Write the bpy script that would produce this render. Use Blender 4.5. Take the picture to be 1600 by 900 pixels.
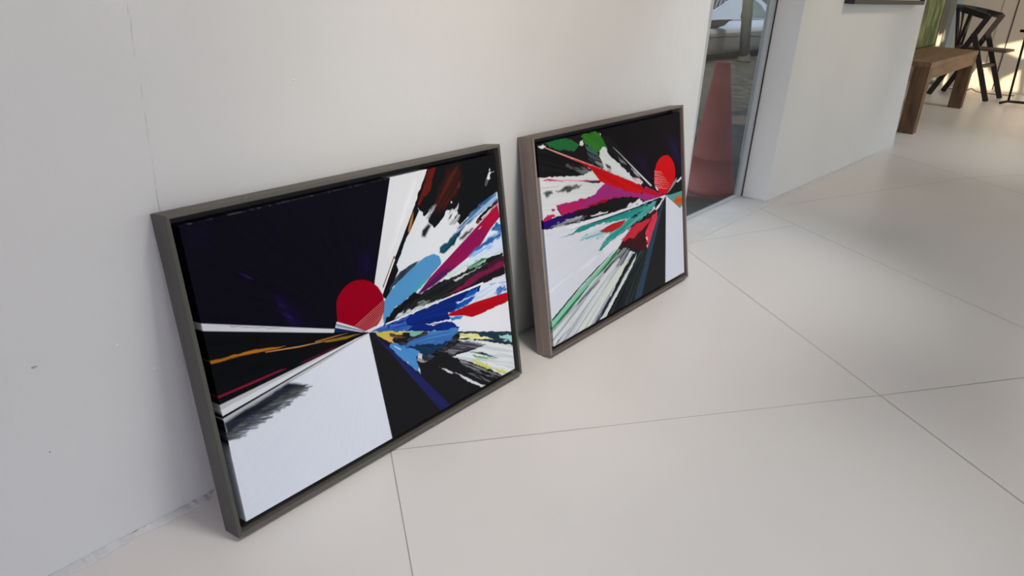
import bpy, bmesh, math, random
import numpy as np
from mathutils import Vector, Matrix
from mathutils.geometry import tessellate_polygon

# ------------------------------------------------------------------ start
for o in list(bpy.data.objects):
    bpy.data.objects.remove(o, do_unlink=True)
SC = bpy.context.scene
COL = SC.collection
SC.view_settings.view_transform = 'Standard'
SC.view_settings.look = 'None'
SC.view_settings.gamma = 1.0
SC.view_settings.use_curve_mapping = False
SC.view_settings.exposure = 0.0

# ------------------------------------------------------------------ camera
YAW, PITCH, ROLL = 0.90935, -0.41008, 0.05696
fw = Vector((math.sin(YAW) * math.cos(PITCH), math.cos(YAW) * math.cos(PITCH), math.sin(PITCH)))
rt = Vector((math.cos(YAW), -math.sin(YAW), 0))
up = rt.cross(fw)
r2 = rt * math.cos(ROLL) + up * math.sin(ROLL)
u2 = -rt * math.sin(ROLL) + up * math.cos(ROLL)
cd = bpy.data.cameras.new('camera')
cam = bpy.data.objects.new('camera', cd)
COL.objects.link(cam)
cd.sensor_width = 36.0
cd.lens = 1146.5 / 1600 * 36.0
cd.clip_start = 0.02
cam.matrix_world = Matrix(((r2.x, u2.x, -fw.x, 0.0), (r2.y, u2.y, -fw.y, -1.1814),
                           (r2.z, u2.z, -fw.z, 1.0), (0, 0, 0, 1)))
SC.camera = cam

# ------------------------------------------------------------------ world, sun, added fills and ceiling lights
w = bpy.data.worlds.new('world')
SC.world = w
w.use_nodes = True
nt = w.node_tree
bg = nt.nodes['Background']
tc = nt.nodes.new('ShaderNodeTexCoord')
sep = nt.nodes.new('ShaderNodeSeparateXYZ')
rampw = nt.nodes.new('ShaderNodeValToRGB')
nt.links.new(tc.outputs['Generated'], sep.inputs[0])
nt.links.new(sep.outputs['Z'], rampw.inputs[0])
rampw.color_ramp.elements[0].position = 0.0
rampw.color_ramp.elements[0].color = (0.335, 0.34, 0.275, 1)
rampw.color_ramp.elements[1].position = 0.35
rampw.color_ramp.elements[1].color = (0.53, 0.645, 0.83, 1)
nt.links.new(rampw.outputs[0], bg.inputs[0])
bg.inputs[1].default_value = 3.0

SUN_DIR = Vector((0.72, 0.22, -0.66)).normalized()
sd = bpy.data.lights.new('sun', 'SUN')
sd.energy = 9.0
sd.color = (1.0, 0.82, 0.56)
sd.angle = 0.012
sun = bpy.data.objects.new('sun', sd)
COL.objects.link(sun)
sun.rotation_euler = SUN_DIR.to_track_quat('-Z', 'Y').to_euler()

def area(name, loc, target, sx, sy, energy, color):
    ld = bpy.data.lights.new(name, 'AREA')
    ld.shape = 'RECTANGLE'; ld.size = sx; ld.size_y = sy
    ld.energy = energy; ld.color = color
    o = bpy.data.objects.new(name, ld); COL.objects.link(o)
    o.location = loc
    o.rotation_euler = (Vector(target) - Vector(loc)).to_track_quat('-Z', 'Y').to_euler()
    return o
def lit(k, c):
    m_ = max(c); return k * m_, (c[0] / m_, c[1] / m_, c[2] / m_)
def spot(name, loc, target, angle, k, c):
    ld = bpy.data.lights.new(name, 'SPOT')
    ld.energy, ld.color = lit(k, c)
    ld.spot_size = angle; ld.spot_blend = 1.0; ld.shadow_soft_size = 0.12
    o = bpy.data.objects.new(name, ld); COL.objects.link(o)
    o.location = loc
    o.rotation_euler = (Vector(target) - Vector(loc)).to_track_quat('-Z', 'Y').to_euler()
# cool fill added at the closed end of the gallery, a ceiling panel of the far room, ceiling spotlights on the long wall
area('end_fill', (-2.8, -1.6, 1.3), (0, -0.6, 0.7), 1.8, 1.6, *lit(15, (2.30, 2.13, 2.80)))  # added unseen fill lamp, the near wall behind it has no opening
area('ceiling_panel', (8.2, -1.8, 2.32), (8.2, -1.8, 0.0), 0.9, 0.5, *lit(15, (2.4, 2.1, 1.65)))
spot('ceiling_spot_a', (2.7, -0.7, 2.3), (2.55, -0.15, 0), 0.85, 60, (1.50, 1.55, 1.62))
spot('ceiling_spot_b', (1.1, -1.0, 2.3), (1.1, -0.62, 0), 1.0, 60, (1.32, 1.38, 1.42))
spot('floor_fill_spot', (6.2, -1.0, 2.3), (6.0, -0.5, 0), 1.0, 60, (0.75, 0.80, 0.85))  # added fill to lift the dark floor past the pier
spot('ceiling_spot_c', (1.5, -1.2, 2.3), (1.7, 0, 0.9), 1.2, 60, (1.12, 0.94, 0.74))
spot('ceiling_spot_d', (0.9, -1.2, 2.3), (0.8, 0, 0.5), 1.0, 60, (0.64, 0.62, 0.575))
spot('ceiling_spot_e', (4.2, -1.4, 2.3), (4.2, 0, 0.8), 1.0, 60, (0.76, 0.66, 0.50))

# ------------------------------------------------------------------ helpers
def srgb(c):
    out = []
    for v in c[:3]:
        v = v / 255.0
        out.append(v / 12.92 if v <= 0.04045 else ((v + 0.055) / 1.055) ** 2.4)
    return (out[0], out[1], out[2], 1.0)

def mat(name, col, rough=0.5, metal=0.0, col2=None, nscale=(4, 4, 4), namt=0.6, bump=0.0, bscale=40.0,
        spec=0.5, coat=0.0, detail=4.0, lo=0.35, hi=0.65, coord='Object', bdist=0.002):
    m = bpy.data.materials.new(name); m.use_nodes = True
    t = m.node_tree; N = t.nodes; L = t.links
    b = N['Principled BSDF']
    b.inputs['Base Color'].default_value = srgb(col)
    b.inputs['Roughness'].default_value = rough
    b.inputs['Metallic'].default_value = metal
    b.inputs['Specular IOR Level'].default_value = spec
    b.inputs['Coat Weight'].default_value = coat
    c = N.new('ShaderNodeTexCoord'); mp = N.new('ShaderNodeMapping')
    L.new(c.outputs[coord], mp.inputs[0])
    mp.inputs['Scale'].default_value = nscale
    n = N.new('ShaderNodeTexNoise'); n.inputs['Scale'].default_value = 1.0
    n.inputs['Detail'].default_value = detail
    L.new(mp.outputs[0], n.inputs['Vector'])
    r = N.new('ShaderNodeValToRGB')
    r.color_ramp.elements[0].position = lo; r.color_ramp.elements[1].position = hi
    r.color_ramp.elements[0].color = srgb(col)
    c2 = col2 if col2 else tuple(max(0, v * 0.97) for v in col)
    mixc = tuple(col[i] * (1 - namt) + c2[i] * namt for i in range(3))
    r.color_ramp.elements[1].color = srgb(mixc)
    L.new(n.outputs['Fac'], r.inputs[0]); L.new(r.outputs[0], b.inputs['Base Color'])
    if bump > 0:
        n2 = N.new('ShaderNodeTexNoise'); n2.inputs['Scale'].default_value = bscale; n2.inputs['Detail'].default_value = 5
        L.new(c.outputs[coord], n2.inputs['Vector'])
        bp = N.new('ShaderNodeBump'); bp.inputs['Strength'].default_value = bump; bp.inputs['Distance'].default_value = bdist
        L.new(n2.outputs['Fac'], bp.inputs['Height']); L.new(bp.outputs[0], b.inputs['Normal'])
    return m

def link(name, me, parent=None):
    o = bpy.data.objects.new(name, me); COL.objects.link(o)
    if parent is not None:
        o.parent = parent
    return o

def obj(name, bm, m, parent=None, smooth=False, bevel=0.0, seg=2):
    if bevel > 0:
        es = [e for e in bm.edges if len(e.link_faces) == 2 and e.calc_face_angle(0) > 0.5]
        bmesh.ops.bevel(bm, geom=es, offset=bevel, segments=seg, profile=0.6, affect='EDGES', clamp_overlap=True)
    bmesh.ops.recalc_face_normals(bm, faces=bm.faces)
    me = bpy.data.meshes.new(name); bm.to_mesh(me); bm.free()
    for mm in (m if isinstance(m, (list, tuple)) else [m]):
        me.materials.append(mm)
    if smooth:
        for p in me.polygons:
            p.use_smooth = True
    return link(name, me, parent)

def tag(o, label=None, cat=None, group=None, kind=None):
    if label: o['label'] = label
    if cat: o['category'] = cat
    if group: o['group'] = group
    if kind: o['kind'] = kind
    return o

def thing(name, loc, label, cat, group=None, rz=0.0):
    o = bpy.data.objects.new(name, None); COL.objects.link(o)
    o.location = loc; o.rotation_euler = (0, 0, rz); o.empty_display_size = 0.1
    return tag(o, label, cat, group)

def add_box(bm, a, b, mi=0):
    vs = [bm.verts.new((x, y, z)) for x in (a[0], b[0]) for y in (a[1], b[1]) for z in (a[2], b[2])]
    for f in ((0, 1, 3, 2), (4, 6, 7, 5), (0, 4, 5, 1), (2, 3, 7, 6), (0, 2, 6, 4), (1, 5, 7, 3)):
        fc = bm.faces.new([vs[i] for i in f]); fc.material_index = mi
    return vs

def box(a, b):
    bm = bmesh.new(); add_box(bm, a, b); return bm

def add_prism(bm, pts, off, mi=0):
    """polygon of 3D points extruded by the vector off"""
    off = Vector(off)
    lo = [bm.verts.new(p) for p in pts]; hi = [bm.verts.new(Vector(p) + off) for p in pts]
    n = len(pts)
    a = bm.faces.new(lo); b = bm.faces.new(hi[::-1]); a.material_index = b.material_index = mi
    for i in range(n):
        f = bm.faces.new((lo[i], hi[i], hi[(i + 1) % n], lo[(i + 1) % n])); f.material_index = mi
    return lo, hi

def add_beam(bm, p, q, wdt, thk, side=(1, 0, 0), w2=None):
    """rectangular bar from p to q; wdt across, thk along 'side'"""
    p = Vector(p); q = Vector(q); d = (q - p).normalized()
    s = Vector(side); s = (s - d * s.dot(d)).normalized(); n = d.cross(s)
    w2 = wdt if w2 is None else w2
    r = []
    for c, ww in ((p, wdt), (q, w2)):
        r.append([bm.verts.new(c + s * (a * thk / 2) + n * (b * ww / 2)) for a, b in ((-1, -1), (1, -1), (1, 1), (-1, 1))])
    bm.faces.new(r[0][::-1]); bm.faces.new(r[1])
    for i in range(4):
        bm.faces.new((r[0][i], r[0][(i + 1) % 4], r[1][(i + 1) % 4], r[1][i]))

def beam(p, q, wdt, thk, side=(1, 0, 0), w2=None):
    bm = bmesh.new(); add_beam(bm, p, q, wdt, thk, side, w2); return bm

def add_tube(bm, pts, rad, n=10):
    rings = []
    pts = [Vector(p) for p in pts]
    for i, p in enumerate(pts):
        d = (pts[min(i + 1, len(pts) - 1)] - pts[max(i - 1, 0)]).normalized()
        a = d.cross(Vector((0, 0, 1)))
        if a.length < 1e-3: a = d.cross(Vector((1, 0, 0)))
        a.normalize(); b = d.cross(a)
        rr = rad[i] if isinstance(rad, (list, tuple)) else rad
        rings.append([bm.verts.new(p + (a * math.cos(2 * math.pi * k / n) + b * math.sin(2 * math.pi * k / n)) * rr) for k in range(n)])
    bm.faces.new(rings[0][::-1]); bm.faces.new(rings[-1])
    for i in range(len(rings) - 1):
        for k in range(n):
            bm.faces.new((rings[i][k], rings[i][(k + 1) % n], rings[i + 1][(k + 1) % n], rings[i + 1][k]))

def add_lathe(bm, prof, n=48, shear=(0, 0)):
    rings = []
    for r, z in prof:
        rings.append([bm.verts.new((r * math.cos(2 * math.pi * k / n) + shear[0] * z, r * math.sin(2 * math.pi * k / n) + shear[1] * z, z)) for k in range(n)])
    for i in range(len(rings) - 1):
        for k in range(n):
            bm.faces.new((rings[i][k], rings[i][(k + 1) % n], rings[i + 1][(k + 1) % n], rings[i + 1][k]))
    return rings

# ------------------------------------------------------------------ materials
M = {}
M['wall'] = mat('painted_plaster', (206, 205, 203), 0.75, 0, (198, 197, 196), (1.6, 1.6, 1.6), 0.6, 0.35, 26.0, spec=0.25, bdist=0.004)
M['wall2'] = mat('painted_plaster_pier', (208, 207, 205), 0.6, 0, (202, 201, 200), (2, 2, 2), 0.6, 0.2, 30.0, spec=0.3, bdist=0.003)
M['reveal'] = mat('brightened_reveal_paint', (234, 231, 225), 0.6, 0, None, (2, 2, 2), 0.5, 0.1, 30.0, spec=0.3)  # colour raised to make up for weak light on this face
M['floor'] = mat('painted_floor_tiles', (208, 203, 197), 0.34, 0, (202, 197, 192), (1.3, 1.3, 1.3), 0.7, 0.03, 12.0, spec=0.5)
M['seam'] = mat('tile_joint', (150, 148, 142), 0.8, 0, (120, 118, 112), (9, 9, 9), 0.8)
M['caulk'] = mat('plaster_skirt', (196, 195, 193), 0.8, 0, (182, 181, 180), (14, 14, 14), 0.7, 0.4, 80.0)
M['joint_dark'] = mat('joint_dark_grey', (120, 120, 118), 0.9, 0, (90, 90, 88), (30, 30, 30), 0.7)  # thin dark line where wall and floor meet
M['sill'] = mat('painted_sill', (204, 202, 198), 0.5, 0, (188, 187, 184), (6, 6, 6), 0.6, 0.1, 40.0)
M['ceiling'] = mat('white_ceiling', (215, 213, 210), 0.8)
M['alu'] = mat('window_aluminium', (190, 192, 192), 0.4, 0.3)
M['gasket'] = mat('black_gasket', (38, 40, 42), 0.6)

# ------------------------------------------------------------------ structure
def struct(name, bm, m, parent=None, **k):
    o = obj(name, bm, m, parent, **k); o['kind'] = 'structure'; return o

# floor: hall slab and the room beyond, with the cut joints
bm = bmesh.new()
add_prism(bm, [(-3, -4.6, 0), (10.4, -4.6, 0), (10.4, 0.95, 0), (5.62, 0.95, 0), (5.62, 0.172, 0), (-3, 0.172, 0)], (0, 0, -0.3))
def seam(bm, p, q, wd=0.0022):
    p = Vector((p[0], p[1], 0.0004)); q = Vector((q[0], q[1], 0.0004))
    d = (q - p).normalized(); n = Vector((-d.y, d.x, 0)) * wd / 2
    f = bm.faces.new([bm.verts.new(v) for v in (p + n, p - n, q - n, q + n)]); f.material_index = 1
ext = lambda p, q, t: (p[0] + (q[0] - p[0]) * t, p[1] + (q[1] - p[1]) * t)
seam(bm, (2.632, -0.008), ext((2.609, -0.039), (1.714, -1.279), 3.0))
seam(bm, (3.429, 0.0), ext((3.293, -0.216), (2.773, -1.165), 3.0))
seam(bm, (0.915, -0.151), ext((0.915, -0.151), (0.691, -0.457), 8.0), 0.002)
seam(bm, (0.82, -0.085), ext((0.915, -0.151), (1.972, -0.919), 1.0), 0.0016)
seam(bm, (1.972, -0.919), ext((1.972, -0.919), (2.384, -1.207), 6.0), 0.0022)
seam(bm, (5.43, -0.02), ext((5.376, -0.035), (4.85, -0.94), 3.5), 0.003)
seam(bm, (3.62, -0.07), (5.034, -0.62), 0.002)
seam(bm, (5.034, -0.62), ext((5.034, -0.62), (5.465, -0.873), 6.0), 0.003)
seam(bm, (2.75, 0.0), (3.293, -0.216), 0.0016)
me_floor = obj('floor', bm, [M['floor'], M['seam']]); me_floor['kind'] = 'structure'

# left wall (the long wall the frames lean on) with its window-side end
bm = bmesh.new()
WX = 2.585
add_prism(bm, [(-3, 0, 0), (WX, 0, 0), (WX, 0.165, 0), (-3, 0.165, 0)], (0, 0, 2.4))
for v in bm.verts:
    if abs(v.co.x - WX) < 1e-5:
        v.co.x = WX - 0.045 * v.co.z
wl = struct('wall_left', bm, M['wall'], bevel=0.003)
# wall above the window
struct('wall_window_head', box((WX - 0.12, 0.0, 2.0), (3.57, 0.165, 2.4)), M['wall'])
# pier wall right of the window; its far end leans slightly
bm = bmesh.new()
lo, hi = add_prism(bm, [(3.561, 0.024, 0), (5.689, -0.061, 0), (5.70, 0.10, 0), (3.561, 0.1725, 0)], (0, 0, 2.4))
for v in bm.verts:
    if v.co.x > 5.6:
        v.co.x -= 0.136 * v.co.z
for f in bm.faces:
    if all(abs(v.co.x - 3.561) < 1e-4 for v in f.verts): f.material_index = 1
wr = struct('wall_right', bm, [M['wall2'], M['reveal']], bevel=0.003)
bm = bmesh.new()
add_prism(bm, [(5.36, 0.10, -0.3), (5.50, 0.10, -0.3), (5.60, 0.90, -0.3), (10.15, 0.90, -0.3), (10.15, 0.945, -0.3), (5.50, 0.945, -0.3)], (0, 0, 2.7))
struct('wall_side', bm, M['wall2'])
struct('wall_far', box((10.15, -4.6, 0), (10.3, 0.945, 2.4)), mat('far_wall_paint', (206, 194, 180), 0.6, 0, (200, 188, 174), (1, 1, 1), 0.5))
struct('wall_near', box((-3.15, -4.6, 0), (-3.0, 0.165, 2.4)), M['wall'])
# front of the gallery behind the camera: low wall, posts and a header around large glazed openings
bm = bmesh.new()
add_box(bm, (-3.15, -4.75, 0), (10.3, -4.6, 0.2)); add_box(bm, (-3.15, -4.75, 2.25), (10.3, -4.6, 2.4))
for x in (-3.1, -1.2, 1.0, 3.2, 5.4, 7.6, 10.2):
    add_box(bm, (x - 0.06, -4.75, 0.2), (x + 0.06, -4.6, 2.25))
struct('wall_front', bm, M['wall2'])

# ceiling with added cut-outs over the far room, shaped to cast the sun patches
CEIL = 2.4
def patch_hole(poly):
    out = []
    for y, z in poly:
        t = (CEIL - z) / SUN_DIR.z
        p = Vector((10.15, y, z)) + SUN_DIR * t
        out.append((p.x, p.y))
    return out
PATCHES = [
    [(0.70, 0.515), (0.60, 0.56), (0.578, 0.43), (0.70, 0.40)],
    [(0.03, 0.490), (-0.25, 0.585), (-0.50, 0.64), (-0.50, 0.46), (-0.23, 0.37), (-0.08, 0.42), (0.03, 0.47)],
    [(0.30, 0.21), (0.12, 0.30), (0.02, 0.20), (-0.06, 0.10), (-0.06, 0.0), (0.30, 0.0)],
    [(-0.10, 0.14), (-0.26, 0.26), (-0.30, 0.02), (-0.10, 0.0)],
    [(-0.33, 0.27), (-0.48, 0.27), (-0.48, 0.0), (-0.36, 0.03)],
    [(0.60, 0.12), (0.44, 0.16), (0.42, 0.0), (0.62, 0.0)],
]
bm = bmesh.new()
outer = [(-3.15, -4.75), (10.3, -4.75), (10.3, 1.0), (-3.15, 1.0)]
loops = [[Vector((x, y, 0)) for x, y in outer]] + [[Vector((x, y, 0)) for x, y in patch_hole(p)] for p in PATCHES]
flat = [v for l in loops for v in l]
for zz in (CEIL, CEIL + 0.01):
    vs = [bm.verts.new((v.x, v.y, zz)) for v in flat]
    for t in tessellate_polygon(loops):
        try: bm.faces.new([vs[i] for i in t])
        except ValueError: pass
struct('ceiling', bm, M['ceiling'])

# skim joint of the wall and floor along the left wall
random.seed(5)
def base_strip(name, p, q, wmin, wmax, n, line_m, seed):
    rnd = random.Random(seed)
    p = Vector(p); q = Vector(q); d = (q - p).normalized(); nrm = Vector((d.y, -d.x, 0))
    bm = bmesh.new(); prev = None
    ww = (wmin + wmax) / 2
    for i in range(n + 1):
        c = p.lerp(q, i / n)
        ww = min(wmax, max(wmin, ww + rnd.uniform(-1, 1) * (wmax - wmin) * 0.22))
        h = 0.004 + rnd.random() * 0.003
        a = bm.verts.new(c + Vector((0, 0, h))); b = bm.verts.new(c + nrm * ww * 0.7 + Vector((0, 0, h * 0.45))); e = bm.verts.new(c + nrm * ww + Vector((0, 0, 0.0003)))
        if prev:
            bm.faces.new((prev[0], a, b, prev[1])); bm.faces.new((prev[1], b, e, prev[2]))
        prev = (a, b, e)
    o = struct(name, bm, M['caulk'])
    bm = bmesh.new(); prev = None
    for i in range(n + 1):
        c = p.lerp(q, i / n) + nrm * 0.0006
        h0 = 0.003; h1 = h0 + 0.0007 + rnd.random() ** 3 * 0.003
        a = bm.verts.new(c + Vector((0, 0, h0))); b = bm.verts.new(c + Vector((0, 0, h1)))
        if prev and rnd.random() > 0.25: bm.faces.new((prev[0], a, b, prev[1]))
        prev = (a, b)
    o2 = struct('joint_line', bm, line_m, o)
    return o
base_strip('trim_1', (-0.6, -0.0006, 0), (0.56, -0.0006, 0), 0.008, 0.022, 160, M['joint_dark'], 1)
base_strip('trim_2', (0.56, -0.0006, 0), (2.585, -0.0006, 0), 0.004, 0.012, 160, M['joint_dark'], 2)
base_strip('trim_3', (3.575, 0.0222, 0), (5.68, -0.0622, 0), 0.004, 0.022, 160, M['joint_dark'], 3)

# hairline joint and small dents on the left wall
def wall_blob(name, x, z, rx, rz, m, seed):
    rnd = random.Random(seed); bm = bmesh.new()
    n = 14; c = bm.verts.new((x, -0.0022, z)); ring = []
    for k in range(n):
        a = 2 * math.pi * k / n; r = 0.7 + 0.5 * rnd.random()
        ring.append(bm.verts.new((x + rx * r * math.cos(a), 0.0004, z + rz * r * math.sin(a))))
    for k in range(n): bm.faces.new((c, ring[k], ring[(k + 1) % n]))
    return obj(name, bm, m, wl)
chip_dark = mat('chip_grey', (150, 150, 150), 0.9); chip_black = mat('chip_black', (40, 40, 40), 0.9); chip_light = mat('chip_white', (216, 216, 216), 0.7)
wall_blob('plaster_chip', 0.829, 0.791, 0.0035, 0.003, chip_light, 1)
wall_blob('plaster_chip', 0.322, 0.394, 0.0055, 0.0022, chip_dark, 2)
wall_blob('plaster_chip', 0.316, 0.238, 0.0015, 0.001, chip_black, 3)
wall_blob('plaster_chip', 0.448, 0.385, 0.0022, 0.0035, chip_light, 4)
wall_blob('plaster_chip', 0.502, 0.318, 0.002, 0.0028, chip_light, 5)
bm = bmesh.new(); rnd = random.Random(9); prev = None; x = 0.548
for i in range(90):
    z = 0.006 + i * 0.0105
    x = 0.558 - 0.012 * z + rnd.uniform(-0.0012, 0.0012)
    hw = 0.0002 + 0.0003 * rnd.random()
    a = bm.verts.new((x - hw, -0.0004, z)); b = bm.verts.new((x + hw, -0.0004, z))
    if prev and rnd.random() > 0.3: bm.faces.new((prev[0], prev[1], b, a))
    prev = (a, b)
obj('plaster_crack', bm, mat('crack_grey', (188, 188, 187), 0.9), wl)

# window: sill, frame strips, pane
struct('trim_4', box((WX, 0.0, 0.0), (3.5605, 0.171, 0.006)), M['sill'], bevel=0.002)
wroot = bpy.data.objects.new('window_1', None); COL.objects.link(wroot); wroot.location = (3.2, 0.165, 0); wroot['kind'] = 'structure'
def wpart(name, bm, m, **k):
    for v in bm.verts: v.co -= Vector((3.2, 0.165, 0))
    return obj(name, bm, m, wroot, **k)
bm = bmesh.new()
add_box(bm, (3.508, 0.150, 0.006), (3.553, 0.172, 2.0))
lo_, hi_ = add_prism(bm, [(WX - 0.05, 0.166, 0.006), (2.914, 0.150, 0.006), (2.914, 0.172, 0.006), (WX - 0.05, 0.178, 0.006)], (0, 0, 1.994))
hi_[1].co.x -= 0.045; hi_[2].co.x -= 0.045
add_box(bm, (2.9, 0.152, 0.006), (3.51, 0.172, 0.016))
wpart('window_frame', bm, M['alu'])
wpart('gasket', box((3.553, 0.146, 0.006), (3.5605, 0.171, 2.0)), M['gasket'])
gm = bpy.data.materials.new('window_glass'); gm.use_nodes = True
t = gm.node_tree; t.nodes.clear()
out = t.nodes.new('ShaderNodeOutputMaterial'); mx = t.nodes.new('ShaderNodeMixShader'); tr_ = t.nodes.new('ShaderNodeBsdfTransparent'); gl = t.nodes.new('ShaderNodeBsdfGlossy')
tr_.inputs[0].default_value = (0.66, 0.665, 0.66, 1); gl.inputs['Roughness'].default_value = 0.02; gl.inputs[0].default_value = (0.9, 0.93, 0.95, 1)
mx.inputs[0].default_value = 0.06
t.links.new(tr_.outputs[0], mx.inputs[1]); t.links.new(gl.outputs[0], mx.inputs[2]); t.links.new(mx.outputs[0], out.inputs[0])
wpart('pane', box((2.56, 0.160, 0.010), (3.52, 0.166, 2.0)), gm)

# far-room glazing strips beside the far wall, seen behind the desk
def far_panel(name, y0, y1, m, dx=0.0, z1=2.3):
    return struct(name, box((10.10 - dx, min(y0, y1), 0.02), (10.149, max(y0, y1), z1)), m)
far_panel('door_1', 0.475, 0.535, mat('pale_blue_panel', (176, 192, 200), 0.35))
far_panel('trim_5', 0.535, 0.585, mat('grey_green_jamb', (142, 146, 138), 0.4), 0.01)
far_panel('door_2', 0.64, 0.80, mat('pale_panel', (196, 204, 208), 0.35))
far_panel('trim_6', -0.056, -0.046, mat('dark_gap', (60, 52, 44), 0.7), -0.042)
far_panel('trim_7', 0.085, 0.089, mat('pale_gap', (150, 150, 146), 0.7), -0.044)

# ------------------------------------------------------------------ outside: ground, marking
bm = bmesh.new(); add_box(bm, (-6, 0.19, -0.35), (120, 120, -0.25))
gr = obj('ground', bm, mat('wet_asphalt', (74, 73, 64), 0.85, 0, (38, 38, 34), (9, 9, 9), 1.0, 0.5, 120.0, detail=8, bdist=0.006, spec=0.15)); gr['kind'] = 'structure'

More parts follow.
